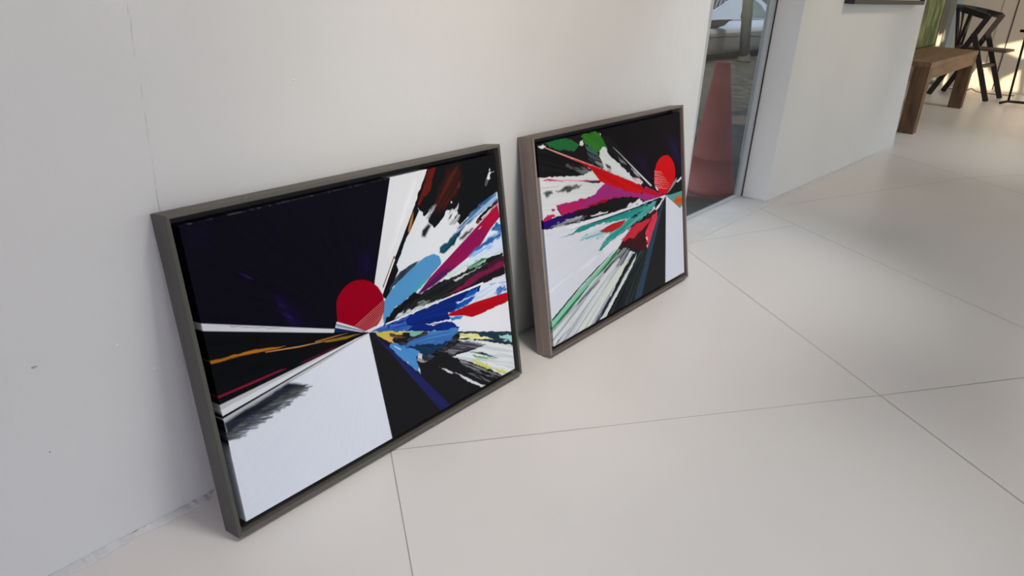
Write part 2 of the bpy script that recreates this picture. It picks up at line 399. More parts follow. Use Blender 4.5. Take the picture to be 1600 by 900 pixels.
# ------------------------------------------------------------------ paint strokes of the two canvases (mm on the canvas, from its lower left corner)
STROKES_LEFT = [
((14,13,18),[(-8,579),(818,583),(830,-44),(-16,-15)],0,0,0,None,0,None),
((12,9,22),[(-4,573),(462,567),(386,370),(345,258),(-3,397)],0,0,0,(15,14,20),0.8,None),
((70,70,78),[(-3,564),(462,564),(462,563),(-1,562)],0,0.5,0,None,0,None),  # edge highlight painted along the top of the canvas
((44,26,100),[(80,472),(93,464),(110,445),(96,451)],3,0.5,3,None,0,None),
((46,24,104),[(149,395),(162,380),(173,357),(185,325),(176,329),(158,361)],3,0.45,4,None,0,None),
((18,11,40),[(144,396),(157,397),(202,334),(196,320),(174,328)],3,0.3,12,None,0,None),
((20,12,46),[(353,423),(379,424),(381,389),(354,382)],3,0.4,14,None,0,None),
((17,12,36),[(5,549),(40,548),(43,511),(6,516)],3,0.4,16,None,0,None),
((27,27,29),[(348,256),(806,101),(825,-13),(361,-9)],0,0,0,None,0,None),
((206,209,213),[(520,486),(802,535),(798,101),(345,258),(396,327)],0,0,0,(200,205,211),0.4,None),
((206,207,210),[(463,567),(466,576),(578,575),(572,566),(523,496),(437,385),(397,327),(361,281),(381,360)],0,0,0,(203,205,208),0.3,None),
((216,218,220),[(528,545),(536,539),(454,426),(428,404),(484,490)],3,0.3,6,None,0,None),
((17,19,21),[(521,494),(573,567),(803,576),(801,474),(741,451),(692,435),(651,422),(638,436),(649,453),(631,463),(614,461),(598,444),(591,441),(569,433),(564,441),(553,447),(557,456),(573,471),(559,473),(547,463),(540,467),(537,475),(530,479)],3,0,0,None,0,None),
((92,26,20),[(574,564),(601,566),(590,549),(570,516),(563,509),(548,503),(532,488),(529,494),(547,520)],2,0,1,(60,22,18),0.5,None),
((74,28,20),[(630,553),(678,554),(673,520),(647,495),(617,471),(591,467),(576,474),(602,510)],5,0.25,9,(40,22,20),0.9,None),
((84,34,30),[(664,517),(671,522),(666,506),(657,505)],1,0,2,None,0,None),
((150,152,156),[(573,482),(583,482),(568,467),(554,454),(549,459)],2,0.3,3,None,0,None),
((80,82,86),[(753,497),(759,510),(774,509),(757,493)],1,0,1,None,0,None),
((205,205,205),[(762,511),(773,524),(783,524),(775,517),(774,508),(766,506)],1,0,0,None,0,None),
((190,190,190),[(774,528),(777,534),(779,529),(776,525)],1,0,0,None,0,None),
((190,190,190),[(785,522),(793,524),(788,521)],0,0,0,None,0,None),
((205,205,205),[(633,480),(637,479),(636,476),(632,477)],1,0,0,None,0,None),
((180,182,186),[(639,457),(654,468),(659,471),(653,460),(643,452)],2,0,1,None,0,None),
((202,203,206),[(613,441),(622,458),(635,462),(641,457),(632,451),(620,447),(625,439),(639,440),(649,450),(655,445),(648,432),(636,426),(623,425),(616,433)],3,0.15,1,(120,122,126),0.8,None),
((60,62,66),[(625,449),(632,451),(626,442),(619,442)],2,0,1,None,0,None),
((30,32,35),[(553,445),(562,440),(547,425),(538,418),(529,423),(533,434)],1,0.1,3,None,0,None),
((20,20,22),[(565,446),(592,444),(587,439),(569,431)],1,0,0,None,0,None),
((70,72,76),[(641,415),(696,434),(772,461),(789,461),(713,434),(660,405)],3,0.5,4,(170,172,176),0.7,0.32),
((142,170,200),[(793,473),(795,450),(729,432),(673,415),(634,397),(612,379),(604,387),(631,404),(673,429),(727,453)],2,0.1,2,(48,92,140),1.0,0.37),
((20,70,92),[(656,406),(635,387),(610,372),(588,366),(576,374),(580,382),(612,393),(635,403)],3,0.08,2,(16,40,52),0.8,0.44),
((22,22,25),[(646,389),(668,400),(694,403),(698,398),(679,394),(664,387),(652,383)],3,0.15,4,None,0,None),
((17,17,20),[(707,413),(718,424),(770,445),(798,452),(794,443),(747,424),(721,412),(714,409)],2,0,0,None,0,None),
((112,58,38),[(710,413),(718,422),(724,414),(716,410)],2,0.1,1,None,0,None),
((215,205,195),[(727,420),(758,433),(782,441),(762,429),(732,418)],2,0.1,1,None,0,None),
((132,20,74),[(487,294),(497,298),(535,323),(592,349),(791,441),(797,409),(759,389),(711,353),(671,339),(623,325),(593,317),(544,303)],0,0,0,(120,16,72),0.4,None),
((160,14,48),[(715,402),(792,442),(797,409),(757,388)],0,0.1,10,None,0,None),
((70,26,78),[(487,294),(512,308),(573,329),(622,331),(593,317),(544,303)],1,0.2,4,None,0,None),
((205,180,200),[(714,396),(722,400),(727,401),(719,396)],0,0,0,None,0,None),
((206,213,224),[(797,409),(798,317),(743,324),(684,319),(623,321),(593,315),(671,337),(710,352),(758,387)],0,0,0,(180,198,222),0.7,0.19),
((66,118,170),[(759,387),(788,396),(797,390),(797,370),(780,376),(766,381)],4,0.2,2,(30,80,140),0.8,0.19),
((34,88,156),[(795,376),(796,359),(742,351),(702,346),(677,337),(671,341),(701,354),(744,366)],3,0.15,2,(70,130,185),0.8,0.25),
((130,168,215),[(688,347),(749,349),(760,343),(715,337),(675,333),(668,337)],3,0.3,3,None,0,0.17),
((22,23,25),[(793,318),(795,259),(700,262),(584,261),(481,270),(422,261),(392,259),(409,277),(420,285),(450,295),(488,295),(544,303),(592,306),(636,304),(688,315),(744,317)],3,0,0,(44,48,48),0.6,None),
((203,208,212),[(593,318),(623,323),(685,323),(748,324),(793,324),(793,320),(740,321),(697,323),(667,313),(625,308),(592,309)],1,0,1,(150,175,160),0.5,None),
((52,108,68),[(660,311),(663,319),(704,322),(752,318),(724,309),(683,308)],3,0.2,1,(150,185,160),1.0,0.1),
((24,26,28),[(795,317),(794,311),(756,312),(724,309),(732,317)],1,0,0,None,0,None),
((190,192,192),[(608,299),(638,301),(670,301),(724,309),(736,309),(694,302),(639,296),(616,293)],2,0.2,1,None,0,None),
((56,24,42),[(723,307),(797,310),(799,289),(740,288)],2,0.1,2,None,0,None),
((112,26,62),[(592,267),(636,278),(668,288),(736,294),(777,297),(795,295),(795,281),(739,281),(695,279),(672,270),(630,268)],2,0.12,2,(90,22,52),0.7,0.13),
((30,22,30),[(690,277),(796,283),(796,262),(710,263)],2,0.2,2,None,0,None),
((196,201,196),[(420,263),(427,268),(461,269),(491,268),(517,266),(551,265),(585,264),(567,259),(500,258),(456,258)],4,0.1,1,(120,130,125),0.8,None),
((120,128,128),[(491,278),(511,277),(526,270),(501,268),(485,270)],3,0.35,2,None,0,None),
((206,211,219),[(670,253),(796,262),(802,210),(670,225)],0,0,0,(170,190,218),0.7,0.07),
((64,108,175),[(746,223),(771,237),(792,232),(795,221),(772,221),(761,216)],4,0.2,3,None,0,0.18),
((90,130,190),[(729,259),(794,254),(793,241),(735,249)],2,0.6,2,None,0,-0.08),
((16,40,118),[(345,258),(452,258),(584,260),(704,260),(688,246),(673,241),(664,230),(628,225),(579,224),(587,209),(576,206),(610,183),(600,175),(453,221)],3,0,0,(12,30,88),0.7,None),
((18,88,172),[(697,258),(683,243),(666,229),(632,222),(588,225),(617,238),(657,249)],4,0.25,2,(16,50,130),0.6,0.27),
((62,104,176),[(352,257),(388,260),(448,257),(468,259),(448,249),(451,239),(467,229),(455,228),(442,225)],2,0.05,1,(30,60,140),0.9,None),
((20,40,110),[(399,257),(447,254),(444,246),(416,251),(394,252)],3,0.15,1,None,0,None),
((215,218,226),[(345,258),(385,261),(585,263),(710,264),(712,259),(584,260),(384,259)],0,0,0,None,0,None),
((200,205,225),[(508,221),(535,218),(602,202),(576,204),(517,216)],3,0.3,1,None,0,-0.2),
((190,200,225),[(608,241),(661,242),(692,240),(661,239),(614,237)],2,0.3,1,None,0,-0.01),
((190,200,225),[(635,242),(678,242),(649,240)],1,0.2,1,None,0,None),
((166,12,26),[(578,223),(670,223),(802,212),(799,187),(660,188),(632,202),(584,216)],0,0,0,(140,10,20),0.4,None),
((212,213,218),[(660,188),(799,187),(806,98),(602,169),(588,186),(609,187),(588,200),(625,203)],3,0,0,None,0,None),
((28,110,192),[(581,212),(629,202),(621,194),(588,202)],3,0.2,2,None,0,None),
((16,40,118),[(555,211),(586,201),(613,182),(598,177),(552,193)],3,0,0,None,0,None),
((36,56,70),[(583,178),(804,102),(802,66),(739,95),(668,126),(613,152)],1,0,0,(26,36,44),0.5,None),
((205,200,120),[(605,165),(650,151),(677,135),(728,108),(657,131),(604,154)],3,0.1,1,(235,235,215),0.7,-0.4),
((150,195,190),[(744,109),(806,94),(803,77),(767,90)],3,0.35,1,None,0,-0.39),
((207,212,210),[(599,152),(668,126),(739,93),(799,67),(809,-5),(747,-1),(693,42),(575,116),(634,109),(682,103),(643,122)],2,0,0,(184,188,196),0.8,-0.47),
((92,150,112),[(642,97),(691,79),(735,48),(700,57),(654,81)],4,0.25,2,(190,210,195),0.6,-0.48),
((190,192,84),[(638,87),(672,68),(712,33),(693,39),(659,63)],3,0.15,2,(215,215,150),0.6,-0.63),
((190,192,84),[(717,31),(749,17),(769,3),(753,4),(726,19)],3,0.2,2,None,0,None),
((40,40,48),[(634,107),(680,90),(733,54),(679,83)],1,0.5,1,None,0,None),
((52,50,58),[(602,146),(647,130),(696,100),(643,107),(563,127),(554,137)],4,0.2,2,(120,118,128),0.8,-0.42),
((200,202,206),[(530,110),(558,89),(630,34),(679,-2),(667,-1),(619,35),(557,83)],2,0.45,1,None,0,-0.66),
((120,122,126),[(594,104),(658,60),(744,-2),(723,0),(656,45),(603,87)],2,0.5,2,None,0,-0.61),
((90,92,96),[(580,89),(634,57),(700,2),(692,1),(632,46)],2,0.6,1,None,0,-0.65),
((33,35,86),[(354,250),(381,221),(446,140),(550,0),(520,-5),(437,124),(395,192)],0,0,1,(28,29,70),0.5,None),
((172,178,56),[(361,252),(400,241),(457,221),(412,225),(400,220),(379,231),(367,241)],2,0,0,(200,150,90),0.8,None),
((216,150,100),[(377,238),(405,221),(407,210),(387,225)],2,0,0,None,0,None),
((40,26,26),[(397,238),(437,219),(444,211),(418,217),(398,230)],2,0,0,(190,150,110),0.3,None),
((112,165,145),[(454,223),(511,203),(480,199),(456,213)],2,0,0,None,0,None),
((52,96,158),[(412,202),(451,205),(490,200),(515,200),(586,185),(612,179),(603,167),(582,158),(546,153),(492,148),(472,155),(446,180)],3,0,0,(70,125,180),0.8,-0.15),
((20,42,68),[(437,192),(547,161),(582,160),(545,150),(489,147),(474,164)],3,0,1,(30,60,90),0.6,None),
((22,20,24),[(412,207),(471,206),(508,207),(511,200),(459,197),(426,197)],3,0,0,(90,90,95),0.5,None),
((19,19,22),[(606,168),(610,153),(579,141),(521,136),(483,133),(474,140),(483,146),(512,146),(567,150),(594,164)],2,0,0,(110,110,115),0.35,None),
((72,132,188),[(397,215),(433,195),(474,167),(469,158),(463,159),(465,145),(468,131),(470,114),(454,130),(434,155),(409,187),(394,208)],2,0,0,(58,112,170),0.5,None),
((205,212,220),[(406,206),(425,190),(423,189),(408,202)],0,0,0,None,0,None),
((190,198,200),[(473,161),(485,155),(481,147),(495,132),(484,136),(471,146),(468,152)],3,0.1,1,(110,60,60),0.6,None),
((200,205,205),[(468,131),(471,124),(470,116),(465,126)],1,0,0,None,0,None),
((205,208,214),[(435,157),(440,153),(438,151)],0,0,0,None,0,None),
((18,18,20),[(523,496),(531,479),(489,433),(446,379),(449,364),(437,350),(428,337),(408,320),(396,316),(396,325),(415,351),(437,385)],1,0,0,None,0,None),
((168,112,52),[(514,481),(510,463),(499,446),(493,436),(491,443),(500,461)],1,0.1,1,(110,70,40),0.6,None),
((95,24,40),[(442,399),(445,397),(405,344),(400,336),(400,343)],0,0,0,None,0,None),
((215,216,218),[(441,394),(444,391),(408,343),(399,330),(400,338)],0,0,0,None,0,None),
((32,40,50),[(512,371),(478,367),(452,360),(433,347),(420,338),(406,319),(400,315),(410,312),(427,333),(455,344),(492,358)],1,0,0,(60,74,88),0.7,None),
((16,17,20),[(396,325),(407,327),(423,331),(422,326),(411,316),(400,315)],2,0,0,None,0,None),
((74,134,180),[(388,262),(389,279),(397,310),(405,315),(423,330),(445,341),(486,358),(512,369),(535,374),(559,373),(575,365),(579,352),(577,345),(535,324),(509,313),(491,302),(473,301),(450,293),(423,287),(409,277),(396,265)],1,0,0,None,0,None),
((60,150,160),[(540,332),(521,316),(491,306),(471,303),(489,313),(515,325)],2,0.25,3,None,0,None),
((18,19,22),[(473,301),(491,302),(505,291),(443,276),(419,266),(400,265),(390,258),(386,261),(397,269),(409,277),(430,285)],4,0,0,None,0,None),
((190,198,205),[(421,266),(439,273),(447,272),(426,264)],2,0,0,None,0,None),
((136,2,26),[(275,329),(278,344),(284,355),(296,365),(310,372),(322,375),(335,375),(353,371),(372,361),(387,346),(396,327),(398,307),(393,288),(382,274),(369,265),(349,261),(334,265),(306,282),(273,304)],0,0,0,(126,2,24),0.6,None),
((196,120,120),[(397,313),(311,282),(312,281),(397,312)],0,0,0,None,0,None),
((196,120,120),[(396,308),(316,279),(317,278),(396,307)],0,0,0,None,0,None),
((196,120,120),[(395,303),(321,276),(321,275),(395,302)],0,0,0,None,0,None),
((196,120,120),[(394,298),(326,273),(326,272),(394,297)],0,0,0,None,0,None),
((196,120,120),[(393,293),(331,270),(331,269),(393,292)],0,0,0,None,0,None),
((196,120,120),[(391,288),(336,267),(336,266),(391,287)],0,0,0,None,0,None),
((196,120,120),[(390,284),(341,264),(341,263),(390,282)],0,0,0,None,0,None),
((196,120,120),[(389,279),(346,261),(346,260),(389,278)],0,0,0,None,0,None),
((196,120,120),[(388,274),(351,258),(351,257),(388,273)],0,0,0,None,0,None),
((196,200,208),[(271,306),(307,284),(336,264),(348,257),(325,265),(265,295)],0,0,0,None,0,None),
((40,44,70),[(269,302),(335,264),(335,263),(268,300)],0,0,0,None,0,None),
((40,44,70),[(269,298),(335,263),(335,262),(268,297)],0,0,0,None,0,None),
((24,38,90),[(265,295),(325,265),(284,277),(260,286)],0,0,0,(16,24,60),0.6,None),
((200,202,206),[(337,263),(369,265),(363,259),(348,256)],0,0,0,None,0,None),
((14,15,18),[(-6,381),(260,287),(345,258),(0,236),(-7,286)],0,0,0,(10,10,12),0.6,None),
((196,197,201),[(-11,396),(-1,393),(263,293),(260,286),(0,379),(-11,383)],0,0,0,(186,187,190),0.6,-0.37),
((110,111,114),[(48,372),(145,335),(145,334),(50,370)],1,0,0,None,0,None),
((168,102,26),[(-1,323),(0,317),(54,312),(126,300),(151,297),(86,313)],1,0,0,(110,70,20),0.5,None),
((190,140,90),[(105,302),(178,287),(291,268),(177,285),(107,300)],0,0,0,None,0,None),
((134,102,24),[(225,278),(267,272),(323,263),(294,263),(250,270)],1,0.15,1,None,0,None),
((170,120,60),[(214,284),(268,278),(293,274),(252,278),(215,282)],0,0,0,None,0,None),
((118,26,50),[(-1,256),(0,252),(67,252),(142,254),(129,257)],0,0,1,None,0,None),
((90,20,40),[(171,254),(264,257),(247,254),(185,252)],0,0.2,1,None,0,None),
((206,209,217),[(1,205),(345,256),(363,0),(336,-13),(-8,-6),(1,170)],0,0,0,(202,205,214),0.5,None),
((176,177,178),[(-1,239),(341,257),(-1,226)],0,0,0,None,0,None),
((204,205,208),[(-1,229),(313,256),(341,256),(1,215)],0,0,0,None,0,None),
((14,14,17),[(0,217),(339,257),(0,210)],0,0,0,None,0,None),
((172,173,176),[(-1,212),(334,256),(344,255),(2,203)],0,0,0,None,0,None),
((60,60,64),[(213,237),(287,251),(245,243)],1,0,0,None,0,None),
((40,42,52),[(2,203),(139,224),(182,204),(160,200),(115,192),(66,185),(21,175),(1,172)],1,0,2,(66,70,82),0.6,-0.09),
((67,67,66),[(141,214),(145,206),(187,197),(190,198)],1,0.06,1.5,(110,114,126),0.5,-0.09),
((69,69,66),[(134,213),(138,204),(178,196),(181,198)],1,0.06,1.5,(110,114,126),0.5,-0.09),
((68,68,66),[(127,211),(131,203),(177,192),(180,194)],1,0.06,1.5,(110,114,126),0.5,-0.09),
((50,50,66),[(120,210),(124,202),(163,194),(166,195)],1,0.06,1.5,(110,114,126),0.5,-0.09),
((65,65,66),[(113,209),(117,200),(169,186),(173,188)],1,0.06,1.5,(110,114,126),0.5,-0.09),
((57,57,66),[(107,207),(110,199),(152,189),(155,191)],1,0.06,1.5,(110,114,126),0.5,-0.09),
((72,72,66),[(100,206),(104,197),(144,189),(147,190)],1,0.06,1.5,(110,114,126),0.5,-0.09),
((67,67,66),[(93,204),(97,196),(141,185),(144,187)],1,0.06,1.5,(110,114,126),0.5,-0.09),
((70,70,66),[(87,203),(90,195),(134,184),(137,186)],1,0.06,1.5,(110,114,126),0.5,-0.09),
((57,57,66),[(80,202),(84,193),(133,180),(137,182)],1,0.06,1.5,(110,114,126),0.5,-0.09),
((66,66,66),[(74,200),(77,192),(123,180),(126,182)],1,0.06,1.5,(110,114,126),0.5,-0.09),
((50,50,66),[(67,199),(71,191),(112,180),(115,182)],1,0.06,1.5,(110,114,126),0.5,-0.09),
((52,52,66),[(61,198),(64,189),(110,177),(113,179)],1,0.06,1.5,(110,114,126),0.5,-0.09),
((68,68,66),[(54,196),(58,188),(95,179),(98,181)],1,0.06,1.5,(110,114,126),0.5,-0.09),
((50,50,66),[(48,195),(52,187),(87,179),(90,181)],1,0.06,1.5,(110,114,126),0.5,-0.09),
((58,58,66),[(42,194),(45,185),(92,172),(95,174)],1,0.06,1.5,(110,114,126),0.5,-0.09),
((62,62,66),[(36,192),(39,184),(80,173),(83,175)],1,0.06,1.5,(110,114,126),0.5,-0.09),
((63,63,66),[(29,191),(33,183),(77,170),(80,172)],1,0.06,1.5,(110,114,126),0.5,-0.09),
((68,68,66),[(23,190),(27,182),(66,171),(69,173)],1,0.06,1.5,(110,114,126),0.5,-0.09),
((54,54,66),[(17,188),(20,180),(60,170),(63,171)],1,0.06,1.5,(110,114,126),0.5,-0.09),
((53,53,66),[(11,187),(14,179),(60,166),(63,167)],1,0.06,1.5,(110,114,126),0.5,-0.09),
((65,65,66),[(5,186),(8,178),(42,170),(45,172)],1,0.06,1.5,(110,114,126),0.5,-0.09),
((71,71,66),[(-1,185),(2,177),(38,168),(41,169)],1,0.06,1.5,(110,114,126),0.5,-0.09),
((70,70,66),[(-7,183),(-4,175),(35,165),(38,167)],1,0.06,1.5,(110,114,126),0.5,-0.09),
((63,63,66),[(-13,182),(-10,174),(35,161),(37,162)],1,0.06,1.5,(110,114,126),0.5,-0.09),
((62,62,66),[(-19,181),(-16,173),(23,162),(26,164)],1,0.06,1.5,(110,114,126),0.5,-0.09),
((28,29,36),[(2,203),(139,224),(163,212),(118,205),(35,192),(3,184)],1,0,5,(42,44,54),0.7,-0.09),
]
CENTRE_LEFT = (345, 258)
STROKES_RIGHT = [
((22,20,23),[(-26,588),(819,585),(824,-39),(-16,-18)],0,0,0,None,0,None),
((13,9,17),[(202,574),(804,580),(825,345),(677,305),(598,344),(354,538)],0,0,0,(12,8,16),0.7,None),
((22,12,42),[(469,472),(566,458),(591,362),(521,404)],3,0.4,20,None,0,None),
((26,14,50),[(697,493),(786,461),(807,359),(762,393)],3,0.4,20,None,0,None),
((36,104,42),[(35,561),(84,565),(131,565),(171,551),(191,536),(177,526),(161,522),(121,535),(97,533),(70,545)],2,0,0,(30,90,60),0.7,None),
((42,108,36),[(204,563),(282,563),(301,552),(325,523),(349,494),(335,492),(309,508),(285,503),(251,523),(220,536)],3,0,0,(60,120,40),0.5,None),
((60,96,86),[(220,535),(250,522),(285,501),(292,481),(254,496),(226,512)],4,0.35,2,None,0,None),
((28,34,34),[(230,512),(273,491),(291,467),(254,472),(233,490)],3,0.1,1,(80,92,92),0.6,None),
((205,208,205),[(196,546),(208,547),(214,537),(207,533),(194,536)],2,0,0,None,0,None),
((205,208,205),[(298,555),(304,553),(304,548),(299,550)],1,0,0,None,0,None),
((215,217,215),[(2,560),(18,558),(27,561),(29,557),(40,554),(31,551),(25,546),(17,550),(12,554)],2,0,0,None,0,None),
((206,209,209),[(295,507),(310,514),(324,514),(335,494),(358,476),(410,449),(463,414),(519,385),(529,368),(478,379),(353,429),(309,449),(288,475),(287,491)],3,0,1,(190,200,200),0.6,None),
((20,20,24),[(284,497),(299,480),(310,453),(289,456),(265,478)],3,0.1,1,(140,150,150),0.7,None),
((60,72,70),[(318,465),(348,454),(357,434),(329,440)],3,0.3,3,None,0,None),
((19,18,22),[(331,517),(362,509),(590,352),(673,303),(616,316),(528,358),(462,406),(409,443),(368,472),(342,489)],2,0,0,(30,30,36),0.6,None),
((120,124,126),[(387,475),(418,461),(439,441),(410,451)],3,0.4,2,None,0,None),
((150,150,156),[(460,430),(501,406),(519,387),(481,407)],3,0.4,2,None,0,None),
((196,160,178),[(461,398),(503,389),(533,370),(517,366),(478,379)],4,0.15,2,(220,220,225),0.6,None),
((205,207,210),[(365,507),(389,492),(590,351),(581,350),(520,394),(412,474)],0,0,0,None,0,None),
((16,16,18),[(3,549),(31,550),(238,471),(252,451),(208,446),(4,478)],0,0,0,(26,27,29),0.6,None),
((110,114,116),[(127,491),(189,473),(252,451),(254,441),(197,456)],3,0.5,6,None,0,-0.36),
((206,209,209),[(209,448),(256,459),(279,430),(304,407),(247,416),(184,434)],3,0,0,None,0,None),
((214,150,146),[(28,552),(34,552),(238,476),(339,437),(222,475)],0,0,0,None,0,None),
((192,14,20),[(90,527),(238,474),(353,431),(460,388),(528,360),(543,343),(514,338),(437,358),(376,383),(331,398),(291,414),(267,437),(240,463),(191,487)],1,0,0,(165,10,16),0.6,-0.41),
((222,200,190),[(227,469),(240,462),(233,464)],1,0,0,None,0,None),
((207,209,210),[(-39,485),(25,474),(111,462),(209,448),(282,420),(318,402),(295,391),(267,383),(178,383),(77,389),(64,381),(82,358),(4,362),(-46,367)],2,0,0,(196,200,204),0.6,None),
((190,60,118),[(10,467),(39,469),(75,459),(282,422),(291,414),(124,446)],1,0,0,(226,170,195),0.8,None),
((58,30,44),[(207,432),(292,420),(284,414),(248,418)],1,0.2,1,None,0,None),
((48,58,56),[(65,430),(107,433),(162,429),(192,421),(157,416),(105,419)],3,0.1,3,(120,126,126),0.6,None),
((72,80,80),[(8,433),(26,438),(51,432),(55,425),(24,422)],3,0.15,3,None,0,None),
((150,153,156),[(2,449),(64,442),(108,440),(63,441),(7,447)],1,0,0,None,0,None),
((176,30,80),[(62,389),(116,389),(178,385),(243,382),(254,335),(158,357),(87,357),(75,374)],3,0.06,1,(150,36,110),0.7,-0.03),
((148,40,116),[(220,382),(260,386),(272,397),(315,407),(373,385),(456,353),(526,336),(548,355),(638,318),(668,302),(532,308),(454,333),(362,356),(274,355),(175,361)],2,0,0,(160,44,100),0.5,None),
((176,12,24),[(516,356),(576,344),(668,304),(637,305),(546,333)],1,0.2,2,None,0,None),
((150,16,30),[(201,360),(292,360),(399,353),(308,347),(239,347)],2,0.1,1,None,0,None),
((178,30,84),[(-2,363),(16,370),(39,372),(59,366),(46,358),(3,357)],4,0.1,0,None,0,None),
((170,30,84),[(41,384),(55,383),(54,376),(43,377)],2,0,0,None,0,None),
((24,22,26),[(158,355),(274,353),(355,355),(455,339),(525,320),(536,308),(395,314),(322,315),(219,321),(118,335),(90,356)],3,0,0,None,0,None),
((36,14,98),[(-51,365),(3,359),(96,355),(171,353),(125,340),(64,337),(11,336),(-44,343)],1,0,0,(24,12,60),0.5,None),
((165,167,172),[(29,339),(95,343),(172,338),(203,330),(154,322),(62,323)],3,0.35,2,(90,92,98),0.7,-0.02),
((206,208,210),[(425,313),(465,321),(497,323),(524,316),(515,307),(451,307)],4,0.15,1,None,0,None),
((200,202,204),[(223,328),(260,328),(322,321),(315,317),(252,318)],3,0.25,1,None,0,None),
((202,205,214),[(-48,349),(19,334),(107,326),(321,308),(511,304),(446,255),(375,200),(351,189),(214,147),(2,69),(-34,64),(-51,241)],2,0,0,(198,201,210),0.4,None),
((212,214,220),[(-2,163),(153,191),(221,204),(255,201),(202,184),(71,171),(-1,151)],2,0.25,2,None,0,None),
((205,207,214),[(0,335),(137,318),(91,317),(4,329)],3,0.3,1,None,0,None),
((32,130,124),[(64,298),(129,298),(171,307),(302,302),(451,299),(560,303),(520,275),(448,275),(354,283),(266,290),(150,293)],2,0.04,1,(40,150,140),0.6,0.0),
((98,165,165),[(153,270),(197,279),(317,275),(344,257),(278,249),(211,260)],3,0.3,2,(190,205,212),0.8,-0.01),
((34,132,126),[(253,215),(295,241),(353,271),(449,279),(530,290),(619,298),(592,278),(548,263),(490,254),(409,239),(329,227),(274,214)],3,0.12,1,(120,180,178),0.5,0.2),
((205,208,214),[(119,294),(189,292),(249,294),(319,290),(282,283),(198,286)],2,0.2,1,None,0,None),
((168,36,34),[(267,272),(335,279),(421,275),(389,260),(343,254),(297,260)],1,0,1,None,0,None),
((208,211,218),[(275,218),(329,225),(405,236),(445,241),(403,216),(364,201),(326,196),(289,193)],3,0.1,1,None,0,None),
((215,217,222),[(91,320),(132,321),(321,313),(637,304),(673,303),(531,303),(303,305),(130,310)],1,0,0,None,0,None),
((14,30,30),[(121,310),(302,304),(531,301),(535,297),(306,300)],0,0,0,None,0,None),
((31,31,33),[(681,302),(656,-6),(419,-7),(213,-5),(351,186),(403,212),(505,243),(609,281)],0,0,0,None,0,None),
((17,19,21),[(448,275),(530,288),(551,292),(509,282),(467,269)],3,0,0,None,0,None),
((40,22,25),[(374,194),(407,215),(475,233),(547,251),(600,276),(620,261),(585,204),(554,151),(496,158),(438,181),(395,179)],3,0,0,(90,26,34),0.5,None),
((208,210,212),[(604,269),(668,300),(677,298),(634,272),(612,263)],2,0,0,None,0,None),
((188,196,196),[(557,266),(601,282),(604,271),(573,264)],3,0.2,1,None,0,None),
((184,34,50),[(384,216),(432,234),(465,247),(526,247),(580,248),(545,230),(486,214),(460,203),(438,212),(402,208)],2,0.05,1,(200,60,70),0.5,None),
((200,44,68),[(534,207),(557,227),(585,251),(620,261),(613,231),(584,200),(565,170),(546,153),(540,176)],2,0.03,1,(220,90,100),0.5,None),
((225,200,170),[(533,192),(545,189),(548,176),(540,180)],1,0,0,None,0,None),
((225,200,190),[(538,163),(547,163),(542,152)],1,0,0,None,0,None),
((42,62,82),[(672,297),(636,237),(589,160),(494,5),(480,-9),(439,-7),(546,153),(633,259)],0,0,1,None,0,None),
((200,204,204),[(351,191),(372,174),(403,179),(464,158),(403,110),(309,43),(249,2),(195,-3),(-46,-17),(-43,83),(3,72),(214,147)],2,0,0,(150,156,164),0.9,None),
((202,208,200),[(396,148),(422,137),(352,93),(255,49),(162,4),(113,8),(219,50)],3,0.3,3,(195,200,170),0.5,None),
((36,112,62),[(367,196),(373,182),(285,152),(212,132),(90,80),(5,49),(-37,42),(-39,67),(3,76),(78,105),(145,128),(250,161)],1,0.05,1,(130,185,160),1.0,None),
((20,60,52),[(344,195),(233,158),(145,131),(3,74),(1,80),(129,130),(233,164)],1,0.1,1,None,0,None),
((24,24,30),[(351,191),(400,190),(438,175),(395,139),(345,136),(370,160)],3,0.35,1,(190,194,200),0.5,None),
((70,72,82),[(266,147),(360,173),(371,166),(283,136)],1,0.4,1,None,0,None),
((90,92,100),[(140,94),(246,126),(256,120),(122,80)],1,0.5,1,None,0,None),
((90,92,100),[(5,3),(67,30),(137,66),(83,25),(23,0)],1,0.5,1,None,0,None),
((26,27,31),[(393,123),(448,155),(496,156),(545,144),(486,55),(419,-7),(195,-7),(244,22),(310,59)],2,0,0,(44,52,52),0.8,None),
((205,207,205),[(475,151),(466,144),(391,99),(309,43),(265,15),(234,0),(266,-6),(327,38),(401,88),(461,131)],2,0.1,1,(150,160,160),0.6,None),
((90,94,110),[(303,61),(328,54),(232,5),(214,3)],1,0.45,1,None,0,None),
((60,96,84),[(496,156),(520,150),(427,72),(384,42)],2,0.65,1,None,0,None),
((25,24,27),[(682,304),(757,328),(816,345),(821,285)],0,0,0,None,0,None),
((72,142,140),[(681,302),(741,297),(812,294),(816,211),(784,238)],1,0,0,(110,150,140),0.4,None),
((172,58,28),[(729,273),(754,282),(801,282),(814,250),(770,250),(742,259)],4,0,1,(200,130,60),0.6,None),
((212,214,216),[(779,239),(813,244),(816,209),(797,224)],1,0,0,None,0,None),
((203,206,215),[(681,301),(797,226),(811,216),(810,-11),(654,-8)],0,0,0,None,0,None),
((192,8,18),[(688,435),(706,432),(727,419),(744,400),(752,377),(752,359),(739,335),(710,320),(682,306),(664,309),(639,320),(618,334),(607,351),(606,372),(613,398),(626,417),(644,429),(666,435)],0,0,0,None,0,None),
((214,130,134),[(610,395),(657,385),(657,383),(610,391)],1,0.1,0,None,0,None),
((214,130,134),[(609,388),(666,376),(666,375),(609,385)],1,0.1,0,None,0,None),
((214,130,134),[(609,382),(675,367),(675,366),(608,379)],1,0.1,0,None,0,None),
((214,130,134),[(608,375),(684,359),(684,358),(608,372)],1,0.1,0,None,0,None),
((214,130,134),[(608,369),(694,350),(693,349),(607,366)],1,0.1,0,None,0,None),
